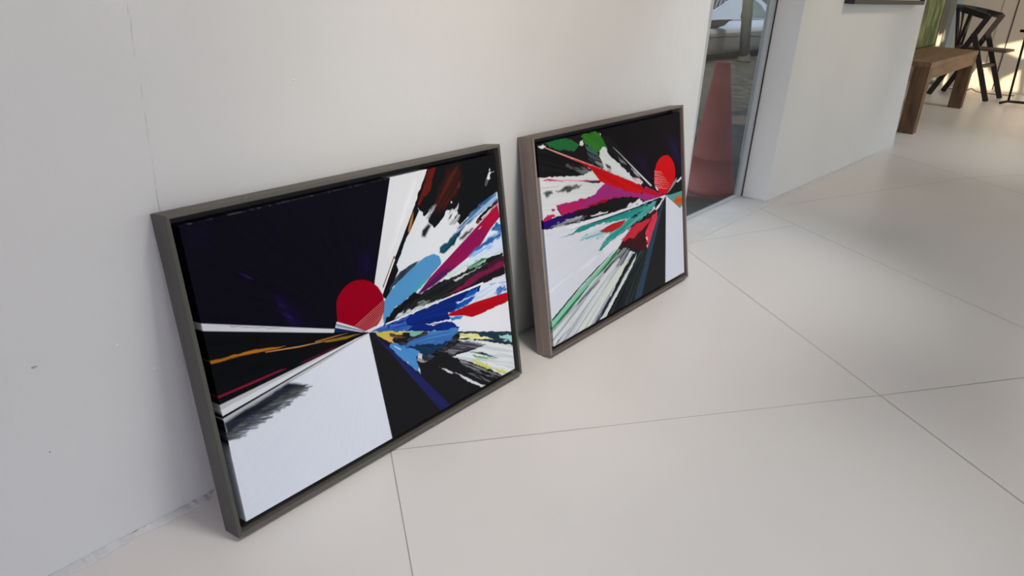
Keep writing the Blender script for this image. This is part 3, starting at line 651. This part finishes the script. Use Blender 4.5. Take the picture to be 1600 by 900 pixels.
((214,130,134),[(607,363),(703,341),(703,340),(607,359)],1,0.1,0,None,0,None),
((214,130,134),[(606,356),(712,332),(712,332),(606,353)],1,0.1,0,None,0,None),
((214,130,134),[(611,349),(711,325),(711,325),(611,346)],1,0.1,0,None,0,None),
((214,130,134),[(616,342),(697,321),(697,320),(616,338)],1,0.1,0,None,0,None),
((120,134,134),[(686,305),(759,349),(762,336),(714,313)],0,0,0,None,0,None),
((205,208,210),[(758,334),(806,350),(811,342),(767,330)],0,0,0,None,0,None),
((210,212,214),[(608,345),(619,341),(631,328),(622,329)],0,0,0,None,0,None),
((210,212,214),[(637,303),(677,304),(681,300),(654,296)],0,0,0,None,0,None),
]
CENTRE_RIGHT = (677, 300)


def vnoise(x, y, seed):
    xi = np.floor(x).astype(np.int64); yi = np.floor(y).astype(np.int64)
    fx = x - xi; fy = y - yi
    fx = fx * fx * (3 - 2 * fx); fy = fy * fy * (3 - 2 * fy)
    def h(a, b):
        n = (a * 374761393 + b * 668265263 + seed * 974711) & 0x7fffffff
        n = ((n ^ (n >> 13)) * 1274126177) & 0x7fffffff
        n = (n ^ (n >> 16)) & 0xffff
        return n / 65535.0
    return (h(xi, yi) * (1 - fx) + h(xi + 1, yi) * fx) * (1 - fy) + (h(xi, yi + 1) * (1 - fx) + h(xi + 1, yi + 1) * fx) * fy

def sstep(a, b, x):
    t_ = np.clip((x - a) / (b - a), 0, 1); return t_ * t_ * (3 - 2 * t_)

def paint_canvas(strokes, centre, Wm, Hm, step):
    nx = int(Wm / step) + 1; ny = int(Hm / step) + 1
    xs = np.linspace(0, Wm, nx); ys = np.linspace(0, Hm, ny)
    X, Y = np.meshgrid(xs, ys)
    img = np.zeros((ny, nx, 3)); px = Wm / (nx - 1)
    lin = lambda c: np.array(srgb(c)[:3])
    for si, (col, pts, rag, dry, soft, alt, amt, ang) in enumerate(strokes):
        P = np.array(pts, float)
        mg = 6 + rag * 2 + soft
        i0 = max(0, int((P[:, 0].min() - mg) / Wm * (nx - 1))); i1 = min(nx, int((P[:, 0].max() + mg) / Wm * (nx - 1)) + 2)
        j0 = max(0, int((P[:, 1].min() - mg) / Hm * (ny - 1))); j1 = min(ny, int((P[:, 1].max() + mg) / Hm * (ny - 1)) + 2)
        if i1 <= i0 or j1 <= j0: continue
        x = X[j0:j1, i0:i1].copy(); y = Y[j0:j1, i0:i1].copy(); x0 = x.copy(); y0 = y.copy()
        if rag:
            x += rag * (2.2 * (vnoise(x0 / 11, y0 / 11, si) - .5) + 0.55 * (vnoise(x0 / 4.5, y0 / 4.5, si + 50) - .5))
            y += rag * (2.2 * (vnoise(x0 / 11, y0 / 11, si + 99) - .5) + 0.55 * (vnoise(x0 / 4.5, y0 / 4.5, si + 150) - .5))
        inside = np.zeros(x.shape, bool); dist = np.full(x.shape, 1e9)
        n = len(P)
        for k in range(n):
            ax, ay = P[k]; bx, by = P[(k + 1) % n]
            if (ay > by) or (ay < by):
                c = ((ay > y) != (by > y)) & (x < (bx - ax) * (y - ay) / (by - ay) + ax)
                inside ^= c
            l2 = (bx - ax) ** 2 + (by - ay) ** 2
            tt = np.clip(((x - ax) * (bx - ax) + (y - ay) * (by - ay)) / max(l2, 1e-9), 0, 1)
            dist = np.minimum(dist, np.hypot(x - ax - tt * (bx - ax), y - ay - tt * (by - ay)))
        sd_ = np.where(inside, dist, -dist)
        hw = max(px * 0.6, soft * 1.0)
        al = np.clip(0.5 + sd_ / (2 * hw), 0, 1)
        if ang is None:
            dx = x0 - centre[0]; dy = y0 - centre[1]; rr = np.hypot(dx, dy) + 3
            a_ = np.arctan2(dy, dx)
            u = a_ * 95; v = np.log(rr) * 3.0
            u2_ = a_ * 230; v2_ = np.log(rr) * 5
        else:
            al_ = x0 * math.cos(ang) + y0 * math.sin(ang); pe = -x0 * math.sin(ang) + y0 * math.cos(ang)
            u = pe / 4.0; v = al_ / 60.0; u2_ = pe / 1.7; v2_ = al_ / 30.0
        s1 = 0.6 * vnoise(u, v, si + 7) + 0.4 * vnoise(u2_, v2_, si + 17)
        s1 = np.clip((s1 - .5) * 1.5 + .5, 0, 1)
        c1_ = lin(col); cc = np.broadcast_to(c1_, x.shape + (3,))
        if alt is not None:
            s2 = 0.6 * vnoise(u + 31, v * .7, si + 27) + 0.4 * vnoise(u2_ + 11, v2_, si + 37)
            wgt = (sstep(.38, .66, s2) * amt)[..., None]
            cc = cc * (1 - wgt) + lin(alt) * wgt
        if dry:
            al = al * sstep(dry - .1, dry + .1, s1 + np.clip(sd_ / 60.0, 0, .12))
        al = al[..., None]
        img[j0:j1, i0:i1] = img[j0:j1, i0:i1] * (1 - al) + cc * al
    return xs, ys, img

def canvas_mesh(name, xs, ys, img, depth, m, parent):
    nx, ny = len(xs), len(ys)
    # front grid plus wrapped edge rows at half and full depth
    ex = np.concatenate([[xs[0], xs[0]], xs, [xs[-1], xs[-1]]]); ey = np.concatenate([[ys[0], ys[0]], ys, [ys[-1], ys[-1]]])
    ix = np.concatenate([[0, 0], np.arange(nx), [nx - 1, nx - 1]]); iy = np.concatenate([[0, 0], np.arange(ny), [ny - 1, ny - 1]])
    dxv = np.zeros(nx + 4); dxv[0] = dxv[-1] = depth; dxv[1] = dxv[-2] = 0.0006
    dyv = np.zeros(ny + 4); dyv[0] = dyv[-1] = depth; dyv[1] = dyv[-2] = 0.0006
    XX, YY = np.meshgrid(ex / 1000.0, ey / 1000.0)
    ZZ = -np.maximum(dxv[None, :], dyv[:, None])
    cols = img[np.ix_(iy, ix)]
    NX, NY = nx + 4, ny + 4
    co = np.stack([XX, YY, ZZ], -1).reshape(-1, 3)
    idx = np.arange(NX * NY).reshape(NY, NX)
    q = np.stack([idx[:-1, :-1], idx[:-1, 1:], idx[1:, 1:], idx[1:, :-1]], -1).reshape(-1, 4)
    me = bpy.data.meshes.new(name)
    me.vertices.add(len(co)); me.vertices.foreach_set('co', co.ravel())
    me.loops.add(q.size); me.loops.foreach_set('vertex_index', q.ravel())
    me.polygons.add(len(q)); me.polygons.foreach_set('loop_start', np.arange(0, q.size, 4))
    me.update(calc_edges=True)
    at = me.color_attributes.new('paint', 'FLOAT_COLOR', 'POINT')
    c4 = np.ones((len(co), 4)); c4[:, :3] = cols.reshape(-1, 3)
    at.data.foreach_set('color', c4.ravel().astype(np.float32))
    me.materials.append(m)
    me.validate()
    return link(name, me, parent)

def paint_mat():
    m = bpy.data.materials.new('acrylic_on_canvas'); m.use_nodes = True
    t = m.node_tree; b = t.nodes['Principled BSDF']
    a = t.nodes.new('ShaderNodeVertexColor'); a.layer_name = 'paint'
    t.links.new(a.outputs[0], b.inputs['Base Color'])
    b.inputs['Roughness'].default_value = 0.30; b.inputs['Specular IOR Level'].default_value = 0.02
    return m
M['paint'] = paint_mat()

# ------------------------------------------------------------------ leaning framed canvases
FW, FH, FD, MARG, REC = 0.8401, 0.6078, 0.0482, 0.022, 0.004
def wood_mat(name, c, c2, axis):
    sc = (3, 60, 60) if axis == 'x' else (60, 3, 60)
    return mat(name, c, 0.55, 0, c2, sc, 0.9, 0.15, 200.0, spec=0.3, lo=0.3, hi=0.7)
def framed(x0, theta, strokes, centre, step, wx, wy, label, name='framed_painting'):
    root = thing(name, (x0, -FH * math.sin(theta) - 0.0015, 0.0008), label, 'painting', 'two framed abstract canvases leaning on the wall')
    root.rotation_euler = (math.pi / 2 - theta, 0, 0)   # local x along, y up the frame, z towards the viewer
    lip = 0.0075
    black = mat('black_liner', (16, 15, 15), 0.6)
    rails = [
        [(0, 0), (FW, 0), (FW - lip, lip), (lip, lip)],
        [(FW, 0), (FW, FH), (FW - lip, FH - lip), (FW - lip, lip)],
        [(FW, FH), (0, FH), (lip, FH - lip), (FW - lip, FH - lip)],
        [(0, FH), (0, 0), (lip, lip), (lip, FH - lip)]]
    for i, r in enumerate(rails):
        bm = bmesh.new()
        add_prism(bm, [(x, y, 0.0) for x, y in r], (0, 0, FD))
        obj('rail', bm, wx if i % 2 == 0 else wy, root, bevel=0.0007, seg=1)
    bm = box((lip, lip, 0.004), (FW - lip, FH - lip, 0.010))
    obj('backing_board', bm, black, root)
    xs, ys, img = paint_canvas(strokes, centre, 796.0, 564.0, step)
    c = canvas_mesh('canvas', xs, ys, img, FD - REC - 0.0105, M['paint'], root)
    c.location = (MARG, MARG, FD - REC)
    return root
wxa = wood_mat('grey_stained_wood_a', (92, 88, 80), (78, 75, 69), 'x'); wya = wood_mat('grey_stained_wood_b', (76, 75, 69), (68, 67, 62), 'y')
wxb = wood_mat('taupe_stained_wood_a', (104, 94, 87), (84, 76, 70), 'x'); wyb = wood_mat('taupe_stained_wood_b', (138, 124, 114), (106, 95, 88), 'y')
framed(0.5334, 0.1879, STROKES_LEFT, CENTRE_LEFT, 1.1, wxa, wya,
       'nearer grey-framed abstract painting with dark red disc and light blue oval, leaning on wall')
framed(1.5027, 0.1905, STROKES_RIGHT, CENTRE_RIGHT, 1.4, wxb, wyb,
       'farther taupe-framed abstract painting with bright red disc and green patches, leaning beside window')

# ------------------------------------------------------------------ picture hung on the pier wall (only its bottom edge shows)
root = thing('framed_picture', (4.7, -0.022, 0.9275), 'black framed picture hung on the white pier wall, only its bottom edge in view', 'picture', rz=math.atan2(-0.085, 2.128))
ang0 = math.atan2(-0.085, 2.128)
hl = 0.64
bmat = mat('black_frame', (30, 29, 28), 0.45)
for (a, b) in (((-hl, -0.052, 0), (hl, 0.0, 0.022)), ((-hl, -0.052, 0.022), (-hl + 0.022, 0, 0.878)), ((hl - 0.022, -0.052, 0.022), (hl, 0, 0.878)), ((-hl, -0.052, 0.878), (hl, 0, 0.9))):
    obj('rail', box(a, b), bmat, root, bevel=0.0015, seg=1)
obj('mount', box((-hl + 0.022, -0.03, 0.022), (hl - 0.022, -0.002, 0.878)), mat('white_mount', (200, 200, 198), 0.7), root)

# ------------------------------------------------------------------ traffic cone outside the glass
M['cone'] = mat('dull_red_plastic', (168, 66, 64), 0.5, 0, (152, 56, 56), (5, 5, 9), 0.8, 0.1, 30)  # dull red base colour with slight random mottling
root = thing('traffic_cone', (4.33, 0.655, -0.25), 'dull red traffic cone standing on the asphalt behind the window glass', 'traffic cone')
bm = bmesh.new()
prof = [(0.160, 0.028), (0.165, 0.04), (0.163, 0.062), (0.153, 0.066), (0.122, 0.24), (0.124, 0.245), (0.120, 0.252), (0.043, 0.80), (0.046, 0.806), (0.046, 0.81), (0.036, 0.81), (0.034, 0.79), (0.112, 0.24), (0.145, 0.03)]
add_lathe(bm, prof, 48, shear=(-0.028, 0.035))
obj('cone_body', bm, M['cone'], root, smooth=True)
bm = box((-0.2, -0.2, 0.0), (0.2, 0.2, 0.03))
bmesh.ops.bevel(bm, geom=[e for e in bm.edges if abs(e.verts[0].co.z - e.verts[1].co.z) > .01], offset=0.05, segments=4, affect='EDGES')
o = obj('base_plate', bm, mat('dull_cone_base', (110, 52, 50), 0.7, 0, (80, 44, 42), (12, 12, 12), 0.9), root); o.rotation_euler = (0, 0, 0.45)
o['label'] = 'dirty square base plate'

# faded orange marking across the asphalt
bm = bmesh.new(); rnd = random.Random(4)
P0, P1 = Vector((6.0, 1.72, -0.2495)), Vector((7.6, 1.55, -0.2495))
for k in range(26):
    c = P0.lerp(P1, k / 25) + Vector((0, rnd.uniform(-.05, .05), 0))
    if 9 < k < 14: continue
    n = 9
    bm.faces.new([bm.verts.new(c + Vector((0.07 * (0.6 + .6 * rnd.random()) * math.cos(6.283 * i / n), 0.13 * (0.6 + .6 * rnd.random()) * math.sin(6.283 * i / n), 0.0002 * k))) for i in range(n)])
tag(obj('road_marking', bm, mat('worn_orange_paint', (112, 82, 58), 0.8, 0, (80, 66, 50), (20, 20, 20), 0.9)), 'worn orange road marking on the asphalt behind the traffic cone', 'road marking')

# ------------------------------------------------------------------ grey post in front of the car
root = thing('metal_post', (12.62, 3.93, -0.25), 'grey metal post standing outside between the window and the silver car', 'post')
pm = mat('grey_painted_post', (96, 98, 92), 0.55, 0.0, (86, 88, 84), (3, 3, 1), 0.7)
bm = bmesh.new(); add_tube(bm, [(0, 0, 0.02), (-0.20, 0.02, 1.0), (-0.42, 0.04, 2.2)], 0.085, 20)
obj('shaft', bm, pm, root, smooth=True)
bm = bmesh.new(); add_lathe(bm, [(0.0, 0.0), (0.12, 0.0), (0.118, 0.03), (0.10, 0.09), (0.087, 0.14)], 24)
obj('base_collar', bm, mat('dark_collar', (60, 60, 56), 0.8), root, smooth=True)  # plain dark grey, darker than the shaft

# ------------------------------------------------------------------ silver car parked outside
car = thing('parked_car', (12.9, 4.17, -0.25), 'silver parked car with tinted windows, seen outside through the window', 'car')
M['car'] = mat('silver_car_paint', (176, 178, 182), 0.2, 0.8, None, (2, 2, 2), 0.3, coat=0.5)
M['carglass'] = mat('tinted_car_glass', (10, 11, 12), 0.08, 0, None, (2, 2, 2), 0.3, spec=0.3)
M['carglass2'] = mat('painted_reflection_glass', (70, 80, 70), 0.06, 0.5, (130, 138, 128), (9, 9, 9), 0.6)  # tree reflections painted in as green-grey mottling
M['chrome'] = mat('chrome_trim', (215, 216, 220), 0.12, 1.0)
M['tyre'] = mat('tyre_rubber', (22, 22, 22), 0.8)
M['underbody'] = mat('black_underbody', (14, 14, 14), 0.8)
# body: side section (y outwards is negative), swept along x and mirrored, with end rounding
sec = [(0.10, 0.10), (0.015, 0.13), (0.0, 0.20), (0.0, 0.30), (-0.012, 0.44), (-0.008, 0.50), (0.012, 0.545), (0.06, 0.60), (0.10, 0.645), (0.12, 0.665)]
Wc = 1.35
bm = bmesh.new(); rings = []
Lc = 4.3
for i in range(41):
    u = -1 + 2 * i / 40; x = u * Lc / 2
    taper = (abs(u) ** 6) * 0.30; drop = max(0, abs(u) - 0.45) ** 2 * 0.35
    pr = []
    for (y, z) in sec: pr.append((x, y + taper, z - (drop * max(0, z - .3) * 2.2)))
    for (y, z) in reversed(sec): pr.append((x, Wc - y - taper, z - (drop * max(0, z - .3) * 2.2)))
    rings.append([bm.verts.new(p) for p in pr])
n = len(rings[0])
for i in range(40):
    for k in range(n): bm.faces.new((rings[i][k], rings[i][(k + 1) % n], rings[i + 1][(k + 1) % n], rings[i + 1][k]))
bm.faces.new(rings[0][::-1]); bm.faces.new(rings[-1])
obj('body', bm, M['car'], car, smooth=True)
# cabin
bm = bmesh.new()
cab = [(-1.75, 0.64), (-1.30, 0.97), (-0.55, 1.16), (0.75, 1.16), (1.45, 0.90), (1.8, 0.65)]
for s0, s1 in ((0.11, 0.24),):
    A_ = [bm.verts.new((x, s0 + (z - .64) * 0.45, z)) for x, z in cab]; B_ = [bm.verts.new((x, Wc - s0 - (z - .64) * 0.45, z)) for x, z in cab]
    bm.faces.new(A_); bm.faces.new(B_[::-1])
    for k in range(len(cab)): bm.faces.new((A_[k], B_[k], B_[(k + 1) % len(cab)], A_[(k + 1) % len(cab)]))
obj('cabin', bm, M['car'], car)
def side_pane(pts, name='side_window', m=None, out=0.008, thick=0.01):
    bm = bmesh.new()
    add_prism(bm, [(x, 0.11 + (z - .64) * 0.45 - out, z) for x, z in pts], (0, thick, 0))
    return obj(name, bm, m or M['carglass'], car)
side_pane([(-1.60, 0.80), (-1.22, 0.795), (-0.95, 0.79), (-0.60, 0.86), (-0.16, 0.965), (-0.05, 1.10), (-0.55, 1.12), (-1.30, 0.94)])
side_pane([(0.19, 0.665), (0.30, 0.76), (0.56, 0.865), (0.95, 0.965), (1.20, 0.88), (1.40, 0.70), (1.38, 0.665)], m=M['carglass2'])
for k in range(6):
    x_ = -1.28 + 0.16 * k
    side_pane([(x_, 0.80 + 0.012 * k), (x_ + 0.02, 0.80 + 0.012 * k), (x_ + 0.34, 1.0 + 0.012 * k), (x_ + 0.31, 1.0 + 0.012 * k)], 'pale_bar', M['car'], 0.014, 0.004)  # thin pale diagonal bars across the dark pane
side_pane([(-1.60, 0.785), (-1.22, 0.78), (-0.94, 0.775), (-0.60, 0.845), (-0.10, 0.965), (-0.10, 0.978), (-0.60, 0.858), (-0.95, 0.788), (-1.22, 0.794), (-1.60, 0.80)], 'window_trim', M['chrome'], 0.013, 0.01)
side_pane([(0.17, 0.665), (0.28, 0.77), (0.55, 0.88), (0.95, 0.985), (0.95, 0.967), (0.56, 0.866), (0.30, 0.762), (0.19, 0.665)], 'window_trim', M['underbody'], 0.013, 0.01)
side_pane([(-1.6, 0.655), (-0.44, 0.657), (-0.62, 0.645), (-0.85, 0.585), (-1.6, 0.575)], 'dark_inlet', M['underbody'], 0.135, 0.06)
# slim trims and crease
def strip(pts, r, name, m):
    bm = bmesh.new(); add_tube(bm, pts, r, 8); return obj(name, bm, m, car, smooth=True)
strip([(-1.2, 0.09, 0.655), (-0.6, 0.088, 0.66), (0.4, 0.088, 0.66), (1.25, 0.09, 0.655)], 0.008, 'belt_trim', M['chrome'])
strip([(-1.3, -0.006, 0.40), (0.2, -0.006, 0.385), (1.2, -0.004, 0.34)], 0.006, 'side_moulding', M['underbody'])
bm = bmesh.new(); add_box(bm, (-1.6, 0.12, 0.06), (1.6, Wc - 0.12, 0.14)); obj('underbody', bm, M['underbody'], car)
for wx in (-1.52, 1.50):
    for wy in (0.02, Wc - 0.17):
        bm = bmesh.new(); bmesh.ops.create_cone(bm, cap_ends=True, segments=36, radius1=0.22, radius2=0.22, depth=0.15, matrix=Matrix.Translation((wx, wy + 0.075, 0.222)) @ Matrix.Rotation(math.pi / 2, 4, 'X'))
        wo = obj('wheel', bm, M['tyre'], car)
        bm = bmesh.new(); bmesh.ops.create_cone(bm, cap_ends=True, segments=30, radius1=0.14, radius2=0.12, depth=0.02, matrix=Matrix.Translation((wx, wy - 0.005 if wy < .5 else wy + .155, 0.222)) @ Matrix.Rotation(math.pi / 2, 4, 'X'))
        obj('hub_cap', bm, M['chrome'], wo)

# ------------------------------------------------------------------ wooden desk in the room beyond
M['desk'] = mat('aged_brown_wood', (136, 104, 70), 0.5, 0, (94, 70, 46), (3, 26, 26), 0.95, 0.3, 60, lo=0.3, hi=0.7)
M['deskleg'] = mat('aged_brown_wood_upright', (116, 84, 54), 0.55, 0, (66, 46, 30), (24, 24, 4), 0.95, 0.3, 60, lo=0.3, hi=0.7)
TX0, TX1, TY0, TY1, TZ = 6.30, 8.33, -0.055, 0.40, 0.526
root = thing('wooden_table', (TX0, TY0, 0), 'long brown wooden table with thick square legs, past the white pier wall', 'table')
def tb(a, b): return box(tuple(a[i] - (TX0, TY0, 0)[i] for i in range(3)), tuple(b[i] - (TX0, TY0, 0)[i] for i in range(3)))
obj('tabletop', tb((TX0, TY0, TZ - 0.035), (TX1, TY1, TZ)), M['desk'], root, bevel=0.003)
obj('apron', tb((TX0 + 0.08, TY0 + 0.003, TZ - 0.125), (TX1 - 0.08, TY0 + 0.03, TZ - 0.035)), M['desk'], root)
obj('apron', tb((TX0 + 0.08, TY1 - 0.03, TZ - 0.125), (TX1 - 0.08, TY1 - 0.003, TZ - 0.035)), M['desk'], root)
for lx in (TX0 + 0.002, TX1 - 0.112):
    for ly in (TY0 + 0.002, TY1 - 0.112):
        obj('leg', tb((lx, ly, 0), (lx + 0.11, ly + 0.11, TZ - 0.035)), M['deskleg'], root, bevel=0.004)

# green painting standing on the desk
root = thing('canvas_painting', (7.35, 0.33, TZ + 0.0005), 'green foliage painting in a thin black frame standing on the wooden table', 'painting')
bk = mat('thin_black_frame', (22, 20, 18), 0.5)
PLn, PHt = 1.15, 0.8
for a, b in (((0, 0, 0), (PLn, 0.03, 0.012)), ((0, 0, 0.012), (0.012, 0.03, PHt)), ((PLn - 0.02, 0, 0.012), (PLn, 0.03, PHt)), ((0, 0, PHt), (PLn, 0.03, PHt + 0.012))):
    obj('rail', box(a, b), bk, root)
gm2 = mat('green_foliage_paint', (58, 76, 30), 0.5, 0, (124, 132, 84), (8, 5, 4), 1.0, detail=6, lo=0.42, hi=0.62)
obj('canvas', box((0.012, 0.004, 0.012), (PLn - 0.02, 0.026, PHt)), gm2, root)
root.rotation_euler = (0, 0, 0.02)

# ------------------------------------------------------------------ dark folding armchair
M['chair'] = mat('dark_stained_wood', (34, 28, 25), 0.35, 0, (22, 18, 16), (10, 10, 30), 0.8)
M['seat'] = mat('brown_seat', (96, 78, 62), 0.5, 0, (70, 56, 44), (10, 10, 10), 0.8)
cx0 = Vector((9.1, 0.0, 0.0))
root = thing('folding_armchair', cx0, 'dark wooden armchair with fan slatted curved back and crossed legs, behind the wooden table', 'chair')
def cp(x, y, z): return (x - 9.1, y, z)
XN, XF = 9.10, 9.55
# curved top rail: flat band following a horseshoe
path = [(XN, 0.046, 0.825), (XN + 0.01, 0.20, 0.862), (XN + 0.04, 0.30, 0.886), (XN + 0.12, 0.365, 0.898), (XN + 0.22, 0.385, 0.90), (XN + 0.33, 0.355, 0.897), (XF - 0.04, 0.25, 0.885), (XF - 0.01, 0.14, 0.868), (XF, -0.012, 0.838)]
bm = bmesh.new(); prev = None
for i, p in enumerate(path):
    p = Vector(cp(*p)); q = Vector(cp(*path[min(i + 1, len(path) - 1)])); r = Vector(cp(*path[max(i - 1, 0)]))
    d = (q - r); d.z = 0; d.normalize(); nrm = Vector((-d.y, d.x, 0))
    ring = [bm.verts.new(p + nrm * a + Vector((0, 0, b))) for a, b in ((-0.012, -0.055), (0.012, -0.055), (0.016, 0.004), (-0.016, 0.004))]
    if prev:
        for k in range(4): bm.faces.new((prev[k], prev[(k + 1) % 4], ring[(k + 1) % 4], ring[k]))
    else: bm.faces.new(ring[::-1])
    prev = ring
bm.faces.new(prev)
obj('top_rail', bm, M['chair'], root)
for X_, a0, a1 in ((XN, (0.046, 0.82), (0.400, 0.0)), (XF, (-0.012, 0.833), (0.345, 0.0))):
    obj('leg', beam(cp(X_, *a0), cp(X_, *a1), 0.052, 0.026), M['chair'], root)          # arm front down to the rear foot
for X_, a0, a1 in ((XN, (0.135, 0.645), (-0.145, 0.0)), (XF, (0.075, 0.645), (-0.21, 0.0))):
    obj('leg', beam(cp(X_ - 0.028, *a0), cp(X_ - 0.028, *a1), 0.05, 0.024), M['chair'], root)
# fan of slats from the rail to the seat back
tops = [(XN + 0.005, 0.215), (XN + 0.03, 0.285), (XN + 0.09, 0.345), (XN + 0.20, 0.378), (XN + 0.33, 0.35), (XF - 0.05, 0.27)]
for i, (x, y) in enumerate(tops):
    s = i / (len(tops) - 1)
    obj('slat', beam(cp(x, y, 0.85), cp(XN + 0.10 + 0.25 * s, 0.275, 0.47), 0.034, 0.012, (0, 1, 0) if 0 < i < 5 else (1, 0, 0), 0.02), M['chair'], root)
obj('back_post', beam(cp(XN + 0.10, 0.362, 0.87), cp(XN + 0.12, 0.27, 0.44), 0.05, 0.02, (0, 1, 0)), M['chair'], root)
bm = bmesh.new()
add_prism(bm, [cp(XN + 0.03, 0.27, 0.482), cp(XF - 0.03, 0.27, 0.482), cp(XF - 0.02, -0.21, 0.482), cp(XN - 0.02, -0.19, 0.482)], (0, 0, 0.022))
obj('seat', bm, M['seat'], root, bevel=0.004)
obj('stretcher', beam(cp(XN - 0.02, -0.01, 0.335), cp(XF - 0.03, -0.06, 0.335), 0.035, 0.03, (0, 0, 1)), M['seat'], root)

# ------------------------------------------------------------------ black metal stand at the right edge
root = thing('metal_stand', (9.1, -0.33, 0), 'thin black metal floor stand cut off by the right edge of the photo', 'stand')
sm_ = mat('black_steel', (20, 19, 18), 0.4, 0.4)
def sp(y, z, x=9.1): return (x - 9.1, y + 0.33, z)
bm = bmesh.new(); add_tube(bm, [sp(-0.335, 0.02), sp(-0.31, 0.62), sp(-0.30, 0.95)], 0.011, 12); obj('pole', bm, sm_, root, smooth=True)
bm = bmesh.new(); add_tube(bm, [sp(-0.275, 0.012, 9.02), sp(-0.33, 0.028, 9.10), sp(-0.44, 0.03, 9.12), sp(-0.62, 0.03, 9.12), sp(-0.72, 0.012, 9.05)], 0.013, 12); obj('foot', bm, sm_, root, smooth=True)
bm = bmesh.new(); add_tube(bm, [sp(-0.25, 0.70), sp(-0.55, 0.70)], 0.014, 12); obj('crossbar', bm, sm_, root, smooth=True)
bm = bmesh.new(); add_tube(bm, [sp(-0.66, 0.02), sp(-0.63, 0.95)], 0.011, 12); obj('pole', bm, sm_, root, smooth=True)

# thin cable lying along the foot of the far wall
bm = bmesh.new()
add_tube(bm, [(9.85, 0.34, 0.008), (9.8, 0.22, 0.008), (9.72, 0.14, 0.02), (9.7, 0.10, 0.05), (9.74, 0.05, 0.02), (9.78, -0.02, 0.008), (9.82, -0.12, 0.008), (9.9, -0.3, 0.008)], 0.005, 8)
tag(obj('power_cable', bm, mat('grey_cable', (96, 92, 84), 0.6), smooth=True), 'thin grey power cable lying on the floor behind the dark armchair', 'cable')
